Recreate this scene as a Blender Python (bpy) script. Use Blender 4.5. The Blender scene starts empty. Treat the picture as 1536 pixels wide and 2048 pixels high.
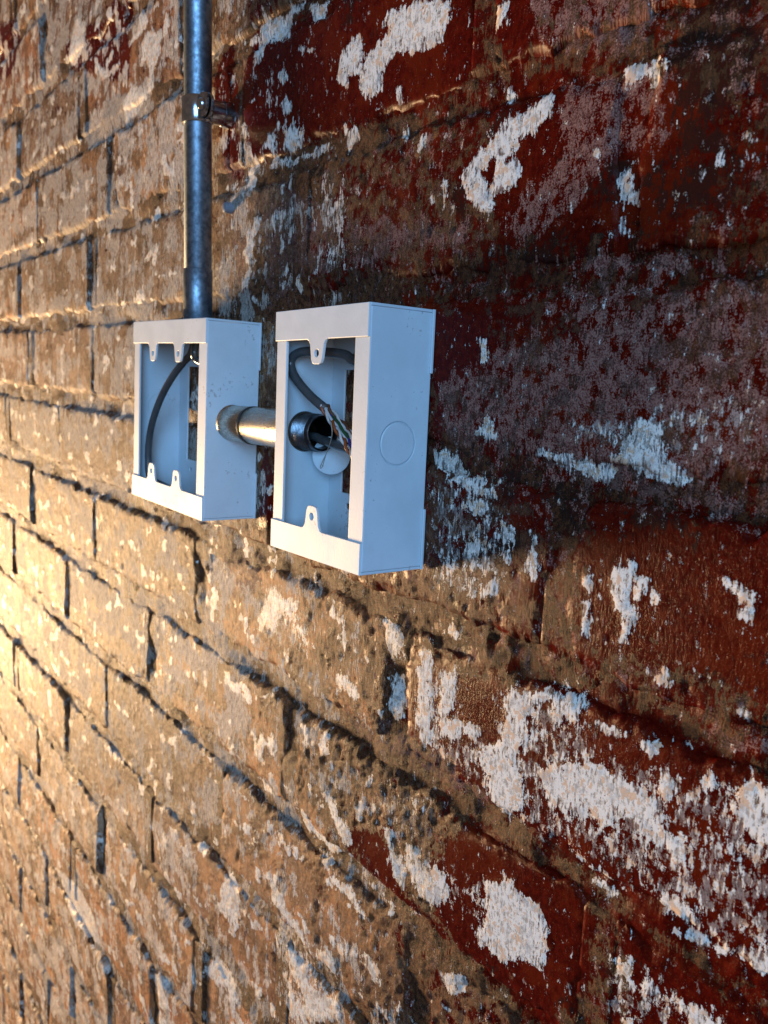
import bpy, bmesh, math, random
import numpy as np
from mathutils import Vector, Matrix

# ------------------------------------------------------------------ camera, world, light, exposure
S = bpy.context.scene
COL = S.collection
CAM = np.array([0.2857, -0.2394, 0.0765]); FPX = 1669.55
YAW, PITCH, ROLL = math.radians(37.03), math.radians(-7.84), math.radians(2.48)
_f = np.array([-math.cos(YAW)*math.cos(PITCH), math.sin(YAW)*math.cos(PITCH), math.sin(PITCH)])
_r = np.cross(_f, [0, 0, 1.]); _r /= np.linalg.norm(_r); _u = np.cross(_r, _f)
_r, _u = math.cos(ROLL)*_r+math.sin(ROLL)*_u, -math.sin(ROLL)*_r+math.cos(ROLL)*_u
cd = bpy.data.cameras.new('camera'); cam = bpy.data.objects.new('camera', cd); COL.objects.link(cam)
cam.matrix_world = Matrix([[_r[i], _u[i], -_f[i], CAM[i]] for i in range(3)]+[[0, 0, 0, 1]])
cd.sensor_fit = 'AUTO'; cd.sensor_width = 36; cd.lens = FPX/2048*36
cd.clip_start = 0.01; cd.clip_end = 50
cd.dof.use_dof = True; cd.dof.focus_distance = 0.36; cd.dof.aperture_fstop = 22
S.camera = cam
S.cycles.max_bounces = 3; S.cycles.diffuse_bounces = 2; S.cycles.glossy_bounces = 2
S.render.resolution_x, S.render.resolution_y = 768, 1024
S.view_settings.view_transform = 'Standard'; S.view_settings.look = 'None'
S.view_settings.gamma = 1; S.view_settings.exposure = 0; S.view_settings.use_curve_mapping = False

W = bpy.data.worlds.new('World'); S.world = W; W.use_nodes = True
bg = W.node_tree.nodes['Background']; bg.inputs[0].default_value = (1.0, 0.74, 0.62, 1); bg.inputs[1].default_value = 0.13

def area(name, loc, target, size, power, color, spread=180, sy=None):
    l = bpy.data.lights.new(name, 'AREA'); l.energy = power; l.color = color; l.size = size
    if sy: l.shape = 'RECTANGLE'; l.size_y = sy
    l.spread = math.radians(spread)
    o = bpy.data.objects.new(name, l); COL.objects.link(o); o.location = loc
    o.rotation_euler = (Vector(target)-Vector(loc)).to_track_quat('-Z', 'Y').to_euler()
    return o
area('warm_window_light', (-4.1, -0.88, -1.0), (-0.4, 0, -0.14), 0.80, 480, (1.0, 0.64, 0.32))
area('blue_window_light', (1.75, -1.40, 0.55), (0, -0.02, 0.03), 1.2, 54, (0.26, 0.58, 1.0))

# ------------------------------------------------------------------ helpers: unprojecting measured photo points to planes of the place
def unp(pts, y=0.0):
    pts = np.asarray(pts, float)
    d = _f+(pts[:, :1]-768)/FPX*_r-(pts[:, 1:]-1024)/FPX*_u
    return CAM+((y-CAM[1])/d[:, 1])[:, None]*d
def project(P):
    d = np.asarray(P, float)-CAM; z = np.maximum(d@_f, 1e-3)
    return np.stack([768+FPX*(d@_r)/z, 1024-FPX*(d@_u)/z], -1), d@_f

def link(name, me, mat=None, parent=None, label=None, cat=None, group=None):
    o = bpy.data.objects.new(name, me); COL.objects.link(o)
    if mat is not None: me.materials.append(mat)
    if parent is not None: o.parent = parent
    if label: o['label'] = label
    if cat: o['category'] = cat
    if group: o['group'] = group
    return o
def thing(name, label, cat, loc=(0, 0, 0), roty=0, group=None):
    o = link(name, None, None, None, label, cat, group)
    o.location = loc; o.rotation_euler = (0, roty, 0)
    return o

# ------------------------------------------------------------------ shader helpers
class NT:
    def __init__(s, name):
        s.mat = bpy.data.materials.new(name); s.mat.use_nodes = True
        s.t = s.mat.node_tree; s.b = s.t.nodes['Principled BSDF']
    def n(s, typ, **kw):
        nd = s.t.nodes.new(typ)
        for k, v in kw.items(): setattr(nd, k, v)
        return nd
    def put(s, sock, v):
        if hasattr(v, 'is_output') or isinstance(v, bpy.types.NodeSocket): s.t.links.new(v, sock)
        elif v is not None:
            if isinstance(v, (tuple, list)) and len(v) == 3 and sock.type == 'RGBA': v = (*v, 1)
            sock.default_value = v
    def m(s, op, a, b=None, c=None, clamp=False):
        nd = s.n('ShaderNodeMath', operation=op, use_clamp=clamp)
        s.put(nd.inputs[0], a)
        if b is not None: s.put(nd.inputs[1], b)
        if c is not None: s.put(nd.inputs[2], c)
        return nd.outputs[0]
    def vm(s, op, a, b):
        nd = s.n('ShaderNodeVectorMath', operation=op); s.put(nd.inputs[0], a); s.put(nd.inputs[1], b)
        return nd.outputs[0]
    def noise(s, vec, scale, detail=4, rough=.6, dist=0, out=0, dim='3D'):
        nd = s.n('ShaderNodeTexNoise', noise_dimensions=dim); s.put(nd.inputs['Vector'], vec)
        nd.inputs['Scale'].default_value = scale; nd.inputs['Detail'].default_value = detail
        nd.inputs['Roughness'].default_value = rough; nd.inputs['Distortion'].default_value = dist
        return nd.outputs[out]
    def mix(s, f, a, b):
        nd = s.n('ShaderNodeMix', data_type='RGBA'); s.put(nd.inputs[0], f); s.put(nd.inputs[6], a); s.put(nd.inputs[7], b)
        return nd.outputs[2]
    def mixf(s, f, a, b):
        nd = s.n('ShaderNodeMix', data_type='FLOAT'); s.put(nd.inputs[0], f); s.put(nd.inputs[2], a); s.put(nd.inputs[3], b)
        return nd.outputs[0]
    def ss(s, v, lo, hi, a=0., b=1.):
        nd = s.n('ShaderNodeMapRange', interpolation_type='SMOOTHSTEP'); s.put(nd.inputs[0], v)
        nd.inputs[1].default_value = lo; nd.inputs[2].default_value = hi; nd.inputs[3].default_value = a; nd.inputs[4].default_value = b
        return nd.outputs[0]
    def cen(s, n, k):      # (n - .5) * k
        return s.m('MULTIPLY', s.m('SUBTRACT', n, .5), k)
    def sum(s, *a):
        r = a[0]
        for x in a[1:]: r = s.m('ADD', r, x)
        return r
    def bump(s, h, strength=1., dist=.001, normal=None):
        nd = s.n('ShaderNodeBump'); s.put(nd.inputs['Height'], h); nd.inputs['Strength'].default_value = strength
        nd.inputs['Distance'].default_value = dist
        if normal is not None: s.put(nd.inputs['Normal'], normal)
        return nd.outputs[0]
    def attr(s, name):
        nd = s.n('ShaderNodeAttribute', attribute_name=name); sp = s.n('ShaderNodeSeparateColor')
        s.t.links.new(nd.outputs['Color'], sp.inputs[0])
        return sp.outputs[0], sp.outputs[1], sp.outputs[2], nd.outputs['Alpha']
    def end(s, color, rough, metallic=0., normal=None, spec=.5):
        s.put(s.b.inputs['Base Color'], color); s.put(s.b.inputs['Roughness'], rough); s.put(s.b.inputs['Metallic'], metallic)
        s.put(s.b.inputs['Specular IOR Level'], spec)
        if normal is not None: s.put(s.b.inputs['Normal'], normal)
        return s.mat

def wall_material():
    k = NT('weathered_painted_brick')
    sp = k.n('ShaderNodeSeparateXYZ'); k.put(sp.inputs[0], k.n('ShaderNodeNewGeometry').outputs['Position'])
    cx = k.n('ShaderNodeCombineXYZ'); k.put(cx.inputs[0], k.m('MULTIPLY', k.m('MULTIPLY_ADD', sp.outputs[1], .62, sp.outputs[0]), 1000.)); k.put(cx.inputs[1], k.m('MULTIPLY', k.m('MULTIPLY_ADD', sp.outputs[1], .78, sp.outputs[2]), 1000.))
    pos = cx.outputs[0]                                                # millimetres on the wall plane
    st = k.vm('MULTIPLY', pos, (1., .28, 1.))
    chip, red, pink, speck = k.attr('paint_a')
    grey, rnd, mort, tan = k.attr('paint_b')
    nA = k.noise(pos, .11, 5, .64, dim='2D')
    nA2 = k.noise(k.vm('ADD', pos, (300., 70., 0.)), .13, 4, .66, dim='2D')
    nB = k.noise(st, .75, 4, .70, dim='2D')
    nC = k.noise(pos, 1.5, 3, .70, dim='2D')
    nD = k.noise(pos, .022, 2, .55, dim='2D')
    nE = k.noise(k.vm('MULTIPLY', k.vm('ADD', pos, (40., 513., 0.)), (1., .62, 1.)), .27, 4, .68, dim='2D')
    nF = k.noise(pos, .35, 3, .6, dim='2D')
    # bare brick and mortar
    f1 = k.ss(k.sum(k.cen(nB, 1.0), k.cen(nC, .7), .5), .38, .60)
    sm, hue, dark, grime_shade = k.attr('paint_c')
    tint = k.mix(k.ss(hue, .35, .7), k.mix(k.ss(hue, 0., .4), (.48, .175, .055), (.54, .26, .10)), (.50, .32, .205))
    f2 = k.mixf(k.m('MULTIPLY', sm, .7), f1, 1.)
    brick_c = k.mix(f1, (.018, .006, .003), (.21, .072, .023))
    brick_c = k.mix(k.ss(k.sum(k.cen(nD, 2.2), k.cen(nF, .9), tan), .42, .85), brick_c, k.mix(f2, (.13, .042, .012), tint))
    patch = k.sum(nE, k.cen(nA2, 1.3), k.cen(nB, 1.1))
    brick_c = k.mix(k.ss(k.sum(dark, k.cen(patch, .9)), .42, .58, 0, .85), brick_c, k.mix(f1, (.06, .022, .009), (.20, .075, .027)))
    brick_c = k.mix(k.m('MULTIPLY', k.ss(patch, .44, .33, 0, .65), tan), brick_c, k.mix(f1, (.22, .13, .085), (.58, .45, .35)))
    brick_c = k.mix(k.ss(rnd, .5, 1., 0, .45), brick_c, (.17, .05, .025))
    mort_c = k.mix(k.ss(k.sum(nC, k.cen(nF, .8)), .36, .64), (.034, .012, .006), k.mix(tan, (.155, .045, .014), (.27, .12, .05)))
    base = k.mix(k.ss(k.sum(mort, k.cen(nA, .8)), .4, .6), brick_c, mort_c)
    # soot and dirt stains with their own outline
    soot = k.ss(k.sum(nB, k.cen(nA2, 1.2)), .63, .70, 0, .5)
    base = k.mix(soot, base, (.03, .014, .008))
    # red oxide gloss paint
    red_m = k.ss(k.sum(red, k.cen(nA, 1.7), k.cen(nB, 1.1), k.cen(nC, .35)), .46, .54)
    red_c = k.mix(k.ss(nF, .35, .7), (.050, .0016, .0008), (.085, .0045, .0014))
    red_c = k.mix(k.ss(k.sum(nD, k.cen(nA2, .7)), .48, .66), red_c, (.095, .008, .002))
    red_c = k.mix(k.ss(k.sum(nC, k.cen(nB, .6)), .66, .74, 0, .5), red_c, (.22, .08, .03))
    col = k.mix(red_m, base, red_c)
    # black grime in blotches over paint and brick, plus shade painted in beside the narrow box
    col = k.mix(k.ss(k.sum(grime_shade, k.cen(nA, 1.1), k.cen(nB, 1.2), k.cen(nE, .9)), .44, .62, 0, .8), col, (.022, .010, .007))
    # pinkish wash scraped thin
    pink_m = k.ss(k.sum(k.m('MULTIPLY', pink, .92), k.cen(nA2, 2.4), k.cen(nB, 1.4), k.cen(nC, 1.2), k.cen(nE, 1.2)), .47, .58)
    pink_c = k.mix(k.ss(k.sum(nC, k.cen(nF, .6)), .35, .62), (.085, .026, .02), (.26, .14, .115))
    col = k.mix(k.m('MULTIPLY', pink_m, .92), col, pink_c)
    # grey lime residue
    grey_m = k.ss(k.sum(grey, k.cen(nE, 1.5), k.cen(nB, 1.8), k.cen(nC, .6), k.cen(nA, .9)), .46, .60)
    grey_c = k.mix(k.ss(k.sum(nB, k.cen(nC, .8)), .34, .62), (.24, .17, .125), (.68, .63, .57))
    col = k.mix(k.m('MULTIPLY', grey_m, .92), col, grey_c)
    # thick white paint chips
    w1 = k.ss(k.sum(chip, k.cen(nA, 7.), k.cen(nB, 4.5), k.cen(nE, 8.), k.cen(nC, 1.6)), -.15, .15)
    w2 = k.ss(k.sum(speck, k.cen(nE, 2.6), k.cen(nC, .9), k.cen(nB, .7)), .50, .55)
    white_m = k.m('MAXIMUM', w1, w2)
    pit = k.ss(k.sum(nE, k.cen(nC, .5), k.m('MULTIPLY', chip, .02)), .34, .37)
    white_m = k.m('MULTIPLY', white_m, pit)
    white_m = k.m('MULTIPLY', white_m, k.ss(k.sum(nA2, k.cen(nB, 1.2), k.m('MULTIPLY', chip, .035)), .34, .46, .25, 1.))
    white_c = k.mix(k.ss(k.sum(nB, k.cen(nC, .5), k.cen(nF, .8)), .30, .52), (.38, .34, .295), (.75, .72, .67))
    white_c = k.mix(k.ss(k.sum(nF, k.cen(nA2, 1.3)), .60, .68, 0, .75), white_c, (.60, .37, .21))
    white_c = k.mix(k.ss(k.sum(nA, k.cen(nC, .4)), .57, .68, 0, .6), white_c, (.40, .40, .40))
    col = k.mix(white_m, col, white_c)
    rough = k.mixf(red_m, .62, .27)
    rough = k.mixf(pink_m, rough, .75); rough = k.mixf(grey_m, rough, .7); rough = k.mixf(white_m, rough, .55)
    bare = k.m('SUBTRACT', 1., k.m('MULTIPLY', red_m, .96))
    bare = k.m('MULTIPLY', bare, k.m('SUBTRACT', 1., k.m('MULTIPLY', white_m, .8)))
    bare = k.m('MULTIPLY', bare, k.m('SUBTRACT', 1., k.m('MULTIPLY', sm, .75)))
    h = k.m('MULTIPLY', bare, k.sum(k.m('MULTIPLY', nB, 3.4), k.m('MULTIPLY', nC, 1.7), k.m('MULTIPLY', nF, 1.0)))
    h = k.sum(h, k.m('MULTIPLY', white_m, .75), k.m('MULTIPLY', red_m, 1.9),               k.m('MULTIPLY', k.m('MULTIPLY', red_m, nF), .10))
    spec = k.mixf(red_m, .15, .05)
    return k.end(col, rough, 0., k.bump(h, 1., .0014), spec)
M_WALL = wall_material()

def enamel():
    k = NT('light_grey_enamel')
    pos = k.n('ShaderNodeNewGeometry').outputs['Position']
    a = k.noise(pos, 900, 2, .5); b = k.noise(pos, 45, 6, .65); c = k.noise(pos, 420, 3, .7)
    g = k.noise(pos, 14, 5, .6)
    col = k.mix(k.ss(k.sum(k.m('MULTIPLY', b, .5), k.m('MULTIPLY', g, .5)), .36, .64), (.49, .56, .61), (.56, .635, .70))
    col = k.mix(k.ss(k.sum(c, k.cen(b, .9)), .70, .76, 0, .55), col, (.24, .19, .15))
    return k.end(col, k.ss(b, .3, .7, .46, .56), 0., k.bump(k.sum(a, k.m('MULTIPLY', b, 1.2)), .25, .0002))
M_BOX = enamel()
def metal(name, c1, c2, r0, r1, streak=(1, 1, 1), met=1.0, bs=.25, scale=300):
    k = NT(name)
    pos = k.vm('MULTIPLY', k.n('ShaderNodeNewGeometry').outputs['Position'], streak)
    a = k.noise(pos, scale, 6, .65); b = k.noise(pos, 60, 4, .6); d = k.noise(pos, scale*4, 3, .6)
    f = k.ss(k.sum(a, k.cen(b, .8)), .3, .7)
    return k.end(k.mix(f, c1, c2), k.mixf(f, r0, r1), met, k.bump(k.sum(a, k.m('MULTIPLY', d, .5)), bs, .0003))
M_STEEL = metal('galvanised_steel', (.11, .14, .175), (.27, .335, .405), .50, .40)
M_NICKEL = metal('tarnished_nickel', (.36, .33, .27), (.62, .57, .47), .36, .24, (1, 4, 4))
M_DARK = metal('blackened_thread_steel', (.06, .065, .075), (.16, .17, .19), .36, .28)
M_BRIGHT = metal('zinc_plated_steel', (.30, .31, .33), (.55, .56, .58), .22, .16, (1, 1, 1), 1.0, .1)
M_RUBBER = metal('black_gap_ring', (.012, .012, .012), (.03, .03, .03), .6, .5, (1, 1, 1), 0.)
def plastic(name, c, r=.32, c2=None, scale=90):
    k = NT(name); pos = k.n('ShaderNodeNewGeometry').outputs['Position']
    a = k.noise(pos, scale, 4, .6)
    c2 = c2 or tuple(x*.72 for x in c)
    return k.end(k.mix(k.ss(a, .35, .65), c2, c), k.ss(a, .3, .7, r, r+.1), 0., k.bump(a, .3, .0006))
M_CABLE = plastic('grey_cable_jacket', (.06, .065, .071), .16)
M_PLUG = plastic('grey_plastic_plug', (.22, .23, .27), .4)
WIRES = {'green': plastic('green_wire_insulation', (.008, .06, .022)), 'white': plastic('white_wire_insulation', (.5, .5, .5)),
         'blue': plastic('blue_wire_insulation', (.025, .03, .22)), 'orange': plastic('orange_wire_insulation', (.24, .055, .011)),
         'brown': plastic('brown_wire_insulation', (.10, .035, .015))}
M_CORD = plastic('thin_rip_cord', (.35, .33, .30))

# ------------------------------------------------------------------ numpy noise
def _hash(i, j, seed):
    i = i.astype(np.uint64); j = j.astype(np.uint64)
    h = (i*np.uint64(0x9E3779B97F4A7C15)) ^ (j*np.uint64(0xC2B2AE3D27D4EB4F)) ^ np.uint64(seed*0x165667B19E3779F9 & 0xFFFFFFFFFFFFFFFF)
    h ^= h >> np.uint64(29); h *= np.uint64(0xBF58476D1CE4E5B9); h ^= h >> np.uint64(32)
    return (h & np.uint64(0xFFFFFF)).astype(np.float64)/0xFFFFFF
def gn(x, y, seed):
    xi = np.floor(x); yi = np.floor(y); fx = x-xi; fy = y-yi
    xi = (xi+100000).astype(np.int64); yi = (yi+100000).astype(np.int64)
    u = fx*fx*fx*(fx*(fx*6-15)+10); v = fy*fy*fy*(fy*(fy*6-15)+10)
    def g(a, b, dx, dy):
        t = _hash(a, b, seed)*2*math.pi
        return np.cos(t)*dx+np.sin(t)*dy
    a = g(xi, yi, fx, fy); b = g(xi+1, yi, fx-1, fy); c = g(xi, yi+1, fx, fy-1); d = g(xi+1, yi+1, fx-1, fy-1)
    return ((a*(1-u)+b*u)*(1-v)+(c*(1-u)+d*u)*v)*1.5
def fbm(x, y, o, seed, r=.55):
    s = 0.; a = 1.; t = 0.
    for k in range(o):
        s = s+a*gn(x*2**k+k*17.3, y*2**k-k*9.1, seed+k*31); t += a; a *= r
    return s/t
def sstep(x, a, b):
    t = np.clip((x-a)/(b-a), 0, 1); return t*t*(3-2*t)

# ------------------------------------------------------------------ where the paint layers lie on the wall (outlines, in millimetres on the wall plane)
VIEWS = {1: (480, 0, 2.824), 2: (1000, 0, 2.866), 3: (850, 600, 2.239), 4: (1000, 1348, 2.866), 5: (500, 1348, 2.926),
         6: (0, 1348, 2.926), 7: (0, 0, 2.926), 8: (350, 1040, 2.793), 9: (0, 680, 2.926), 0: (0, 0, 1.)}
def mm(view, flat):
    ox, oy, s = VIEWS[view]; a = np.array(flat, float).reshape(-1, 2)
    return unp(np.stack([ox+a[:, 0]/s, oy+a[:, 1]/s], -1))[:, [0, 2]]*1000
def ell(cx, cy, rx, ry):
    return [v for i in range(10) for v in (cx+rx*math.cos(i*.6283), cy+ry*math.sin(i*.6283))]
CHIPS = [
(1, [0,240,90,190,140,50,160,100,250,60,270,0,350,0,330,40,280,90,270,190,160,250,120,340,85,375,85,290,100,230,30,255]),
(1, [365,0,470,0,460,60,420,130,380,60]), (1, [345,270,410,265,405,290,350,300]), (1, ell(240,432,26,32)), (1, ell(255,590,32,42)),
(1, [540,440,550,340,590,260,670,190,690,250,680,360,740,270,830,180,820,110,780,150,830,60,930,20,1000,0,1180,0,1175,110,1140,180,1130,240,1080,250,950,310,880,290,830,350,780,400,780,500,720,545,670,520,665,430,600,420,600,490,570,480]),
(1, [845,520,875,485,900,490,900,570,880,575]), (1, [120,830,150,750,190,760,180,860]), (1, [232,860,250,720,285,695,345,740,340,800,270,860]),
(1, [130,945,165,880,260,900,460,800,480,830,370,880,270,925]), (1, [565,710,600,730,640,710,655,760,610,800,598,860,580,800]),
(1, [875,760,905,700,920,770,915,800]), (1, [985,860,1005,770,1030,735,1035,810,1010,880]),
(1, [1230,990,1290,930,1330,860,1400,790,1480,730,1470,820,1410,880,1400,980,1340,950,1390,1020,1410,1100,1440,1150,1400,1240,1350,1190,1290,1130,1270,1050]),
(1, [1065,1140,1085,1095,1105,1130,1080,1155]), (1, [1135,1030,1165,1020,1160,1100,1145,1180,1135,1120]), (1, [1180,1220,1205,1150,1215,1160,1195,1235]),
(1, [0,700,35,700,40,770,0,770]), (1, [0,950,40,930,75,1010,50,1100,10,1060]), (1, [10,1420,60,1290,85,1300,60,1450,45,1620,0,1640,10,1580,40,1500]),
(1, [225,1560,250,1480,265,1500,240,1650]), (1, [305,1590,330,1550,335,1640,310,1660]), (1, ell(1487,530,22,45)), (1, [1450,170,1465,30,1536,0,1520,120,1470,160]),
(2, [-60,860,0,700,40,680,130,640,200,570,260,530,300,560,290,640,200,760,110,800,80,860,40,910,110,930,130,990,80,1060,30,1100,-30,1110,-60,1060,-20,940]),
(2, [690,430,725,350,800,360,800,440,750,475]), (2, [845,330,930,325,920,450,890,500,855,540,845,420]), (2, ell(955,375,22,30)),
(2, [665,990,730,980,755,1110,730,1180,680,1120]), (2, [690,1320,755,1320,760,1365,720,1370]), (2, ell(535,880,32,27)), (2, ell(1285,940,20,36)), (2, ell(1110,1385,12,17)),
(2, [1410,770,1470,750,1445,930,1430,930,1440,810]), (2, [675,1170,690,1170,695,1300,730,1330,700,1330,675,1260]),
(3, [255,170,285,170,282,290,255,285]), (3, [230,600,270,530,305,540,315,620,250,615]),
(3, [495,690,530,670,560,690,620,690,700,720,830,765,790,810,720,810,640,770,570,720,520,710]),
(3, [840,715,880,620,940,530,1050,540,1085,590,1055,660,1080,720,1165,810,1110,840,1000,800,920,760]),
(3, [25,680,70,665,150,720,170,780,240,800,310,840,300,880,240,870,170,820,110,790,30,740]), (3, [215,890,300,890,290,970,220,970]),
(3, [335,1060,360,1000,410,1020,415,1080,380,1105]), (3, [440,1220,480,1110,480,1040,505,1060,512,1200,490,1245]), (3, [190,1075,260,1070,230,1220,200,1220]),
(3, [75,1200,95,1150,120,1180,105,1220]), (3, [190,1320,205,1260,225,1330]), (3, [260,1320,290,1220,325,1270,310,1330]), (3, [360,1130,378,1130,380,1200,365,1180]),
(3, [720,1260,745,1190,770,1280,740,1290]), (3, [835,1300,850,1180,910,1180,930,1130,970,1200,930,1280,930,1370,975,1390,940,1460,920,1530,885,1525,910,1440,870,1380]),
(3, [945,1340,960,1250,1010,1230,1025,1280,975,1360]), (3, [1035,1320,1060,1300,1090,1340,1050,1380]), (3, [705,1490,725,1400,730,1350,755,1360,740,1500]),
(3, [1320,1240,1350,1220,1400,1260,1430,1290,1510,1300,1480,1440,1420,1430,1410,1390,1440,1360,1390,1300,1350,1280]), (3, [1045,1680,1090,1640,1120,1680,1100,1730,1060,1720]),
(3, [55,1500,110,1450,140,1490,165,1540,120,1530]), (3, [75,1720,130,1640,150,1680,120,1791,70,1791]),
(4, [10,180,50,100,150,110,280,90,330,130,440,110,470,170,460,290,420,300,380,240,310,270,300,160,260,140,200,180,150,260,190,330,120,440,60,480,0,430,0,330,40,250]),
(4, [0,480,90,500,130,600,140,760,60,830,-40,780,-90,600]),
(4, [220,560,350,500,420,500,520,500,620,560,700,600,830,660,900,740,960,900,1080,980,1090,1090,1000,1080,950,980,830,950,740,850,650,800,660,890,600,900,520,800,400,800,280,760]),
(4, [580,290,640,310,720,320,735,360,690,360,600,330]), (4, [815,400,870,370,950,410,880,450,860,480]), (4, [890,590,940,570,1020,600,980,650,990,700,940,730]),
(4, [1170,620,1190,570,1285,650,1210,680]), (4, [1370,210,1410,190,1460,230,1420,265]), (4, [1340,650,1430,620,1600,640,1600,1040,1430,930,1350,830,1320,740]),
(4, [1250,980,1330,1000,1400,1080,1330,1090]), (4, [310,970,420,1040,600,1140,640,1190,560,1160,440,1080]), (4, [500,1180,540,1170,620,1240,680,1310,560,1280]),
(4, [900,1300,1050,1270,1140,1350,1130,1440,1010,1400]), (4, [990,1480,1120,1500,1300,1600,1280,1640,1100,1570]), (4, [1390,1640,1536,1560,1600,1560,1600,1740,1450,1730]),
(4, [-80,1180,0,1180,70,1220,200,1320,290,1480,280,1620,250,1700,150,1640,30,1660,-60,1560]), (4, [640,1640,740,1620,790,1730,740,1780,650,1700]),
(4, [800,1780,860,1750,900,1820,850,1860]), (4, [1030,1900,1130,1910,1290,2006,1400,2100,1100,2050]), (4, [690,1980,750,1970,770,2056,690,2056]),
(5, [510,10,560,20,610,90,640,130,620,150,530,80]), (5, [790,20,860,10,880,140,880,250,840,270,780,220,800,110]),
(5, [970,-60,1060,-40,1060,200,1050,420,1000,400,960,290,980,130]), (5, [1110,30,1190,10,1190,180,1160,250,1230,280,1350,330,1310,400,1230,340,1190,390,1100,350]),
(5, [1300,460,1400,410,1480,380,1490,150,1533,130,1560,700,1450,680,1380,590]), (5, [430,650,520,740,540,820,600,900,620,980,590,1000,530,920,500,830]),
(5, [670,660,720,590,720,630,690,665]), (5, [610,770,660,780,650,800]), (5, [790,890,850,930,850,1040,900,1060,930,1150,910,1250,860,1190,830,1060]),
(5, [920,990,970,1010,1000,1080,1060,1150,1090,1100,1160,1180,1190,1310,1090,1350,1020,1310,950,1200,930,1090]),
(5, [1280,1280,1380,1340,1430,1430,1330,1480,1350,1590,1450,1560,1533,1700,1540,1200,1450,1200,1460,1330,1400,1320]),
(5, [280,800,380,870,440,960,520,1020,490,1070,400,1000,300,900]), (5, [360,980,440,1080,480,1180,600,1260,690,1440,660,1430,560,1300,480,1220,440,1110]),
(5, [130,1200,200,1290,230,1370,300,1460,360,1600,330,1590,240,1450,150,1330]), (5, [410,1630,460,1600,510,1680,520,1780,440,1700]), (5, [650,1610,700,1650,770,1740,770,1830,720,1780]),
(5, [210,1590,260,1640,330,1700,350,1800,420,1870,500,1900,540,2010,480,2030,350,2048,280,1990,320,1900,260,1780]), (5, [200,1760,260,1900,300,2048,230,2000]),
(5, [0,330,60,430,80,540,30,480]), (5, [100,380,130,360,160,450,120,480]), (5, [30,610,80,640,130,720,60,690]), (5, ell(157,1550,18,50)), (5, [1100,1750,1230,1750,1250,1840,1160,1900]),
(8, [450,560,520,380,580,430,680,460,640,520,560,560,540,640,490,600]), (8, [620,520,700,600,740,660,680,610]), (8, [1150,540,1230,590,1270,650,1260,730,1200,790,1180,700]),
(8, [1360,700,1430,730,1440,850,1400,1005,1340,1005,1370,850]), (8, [915,870,1000,920,1040,990,990,1000,930,930]), (8, [1490,620,1536,600,1536,680]), (8, ell(905,655,14,20)),
(7, [860,180,950,180,930,310,890,430,900,540,850,540,870,420,820,280]), (7, [550,310,590,400,620,420,700,350,690,400,600,470,550,430]), (7, [545,0,590,0,575,30]),
(7, [420,200,450,60,470,110,500,130,490,250,420,380,390,380]), (7, [560,90,590,95,575,170,550,170]), (7, [710,590,770,500,860,510,850,570,760,680,710,740]), (7, [960,100,1000,95,970,230,950,210]),
(6, [340,1130,460,1250,540,1400,600,1630,520,1540,430,1430,360,1250]), (6, [760,1230,790,1150,800,1250,770,1280]),
(6, [1280,1260,1340,1160,1400,1300,1380,1510,1330,1440,1280,1360]), (6, [880,1750,960,1780,1000,1750,960,1850,1000,1970,940,1960]),
(6, [1180,1750,1240,1660,1330,1750,1390,1910,1350,2000,1320,1850,1260,1820]), (6, [1450,1410,1490,1490,1460,1500]),
]
RED = [(0, [500,60,640,0,700,-80,900,-80,985,40,965,130,880,210,720,255,600,295,500,335,480,200]), (0, [985,-60,1120,-60,1080,95,990,105]),
(0, [1175,985,1290,1010,1400,1020,1600,1060,1600,1440,1360,1330,1170,1240]), (0, [820,1290,1000,1370,1180,1360,1400,1480,1600,1580,1600,2060,1300,1870,1060,1690,900,1530,790,1450]),
(0, [930,1640,1100,1740,1190,1800,1190,1960,1100,2100,960,1960,880,1850,860,1720]), (0, [1230,1800,1340,1880,1560,2080,1400,2200,1250,2080]),
(0, [1020,120,1420,150,1500,350,1300,480,1000,480,960,300]), (7, [500,150,750,60,760,450,640,470,500,420]), (7, [-40,150,100,100,105,420,0,470]), (7, [380,250,520,200,520,400,390,430]), (7, [640,0,760,0,740,140,640,120]),
(0, [920,300,1000,260,990,420,900,400]), (7, [1250,430,1340,200,1400,600,1400,1100,1300,1000]), (0, [530,860,560,1050,520,1050]),
(5, [560,900,800,900,900,1250,1050,1400,1200,1500,1150,1600,900,1350,600,1050]), (0, [860,620,1000,620,1000,760,870,800])]
PINK = [(0, [1035,-60,1400,-60,1250,110,1080,75]), (0, [1110,160,1345,140,1345,320,1230,310,1150,420,1030,490,1010,430,1120,300]), (0, [1160,500,1370,500,1370,545,1150,550]),
(0, [1140,590,1600,560,1600,720,1160,700]), (0, [870,760,1000,700,1600,620,1600,930,1400,960,1180,950,900,900]), (0, [560,370,680,420,660,540,570,560]), (0, [690,430,930,440,940,480,700,540]),
(0, [1390,1440,1560,1500,1560,1560,1400,1490]), (8, [200,100,460,200,460,420,300,420]), (5, [470,170,520,190,700,270,830,340,900,330,1000,430,1180,520,1240,610,1380,720,1533,820,1400,790,1260,690,1120,670,1000,570,850,490,740,470,640,380,540,290]),
(0, [1040,880,1200,920,1420,980,1540,1020,1540,1060,1180,985,1080,940]), (0, [440,290,480,330,510,600,480,640,450,420]), (0, [520,400,570,420,580,600,530,620])]
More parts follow.
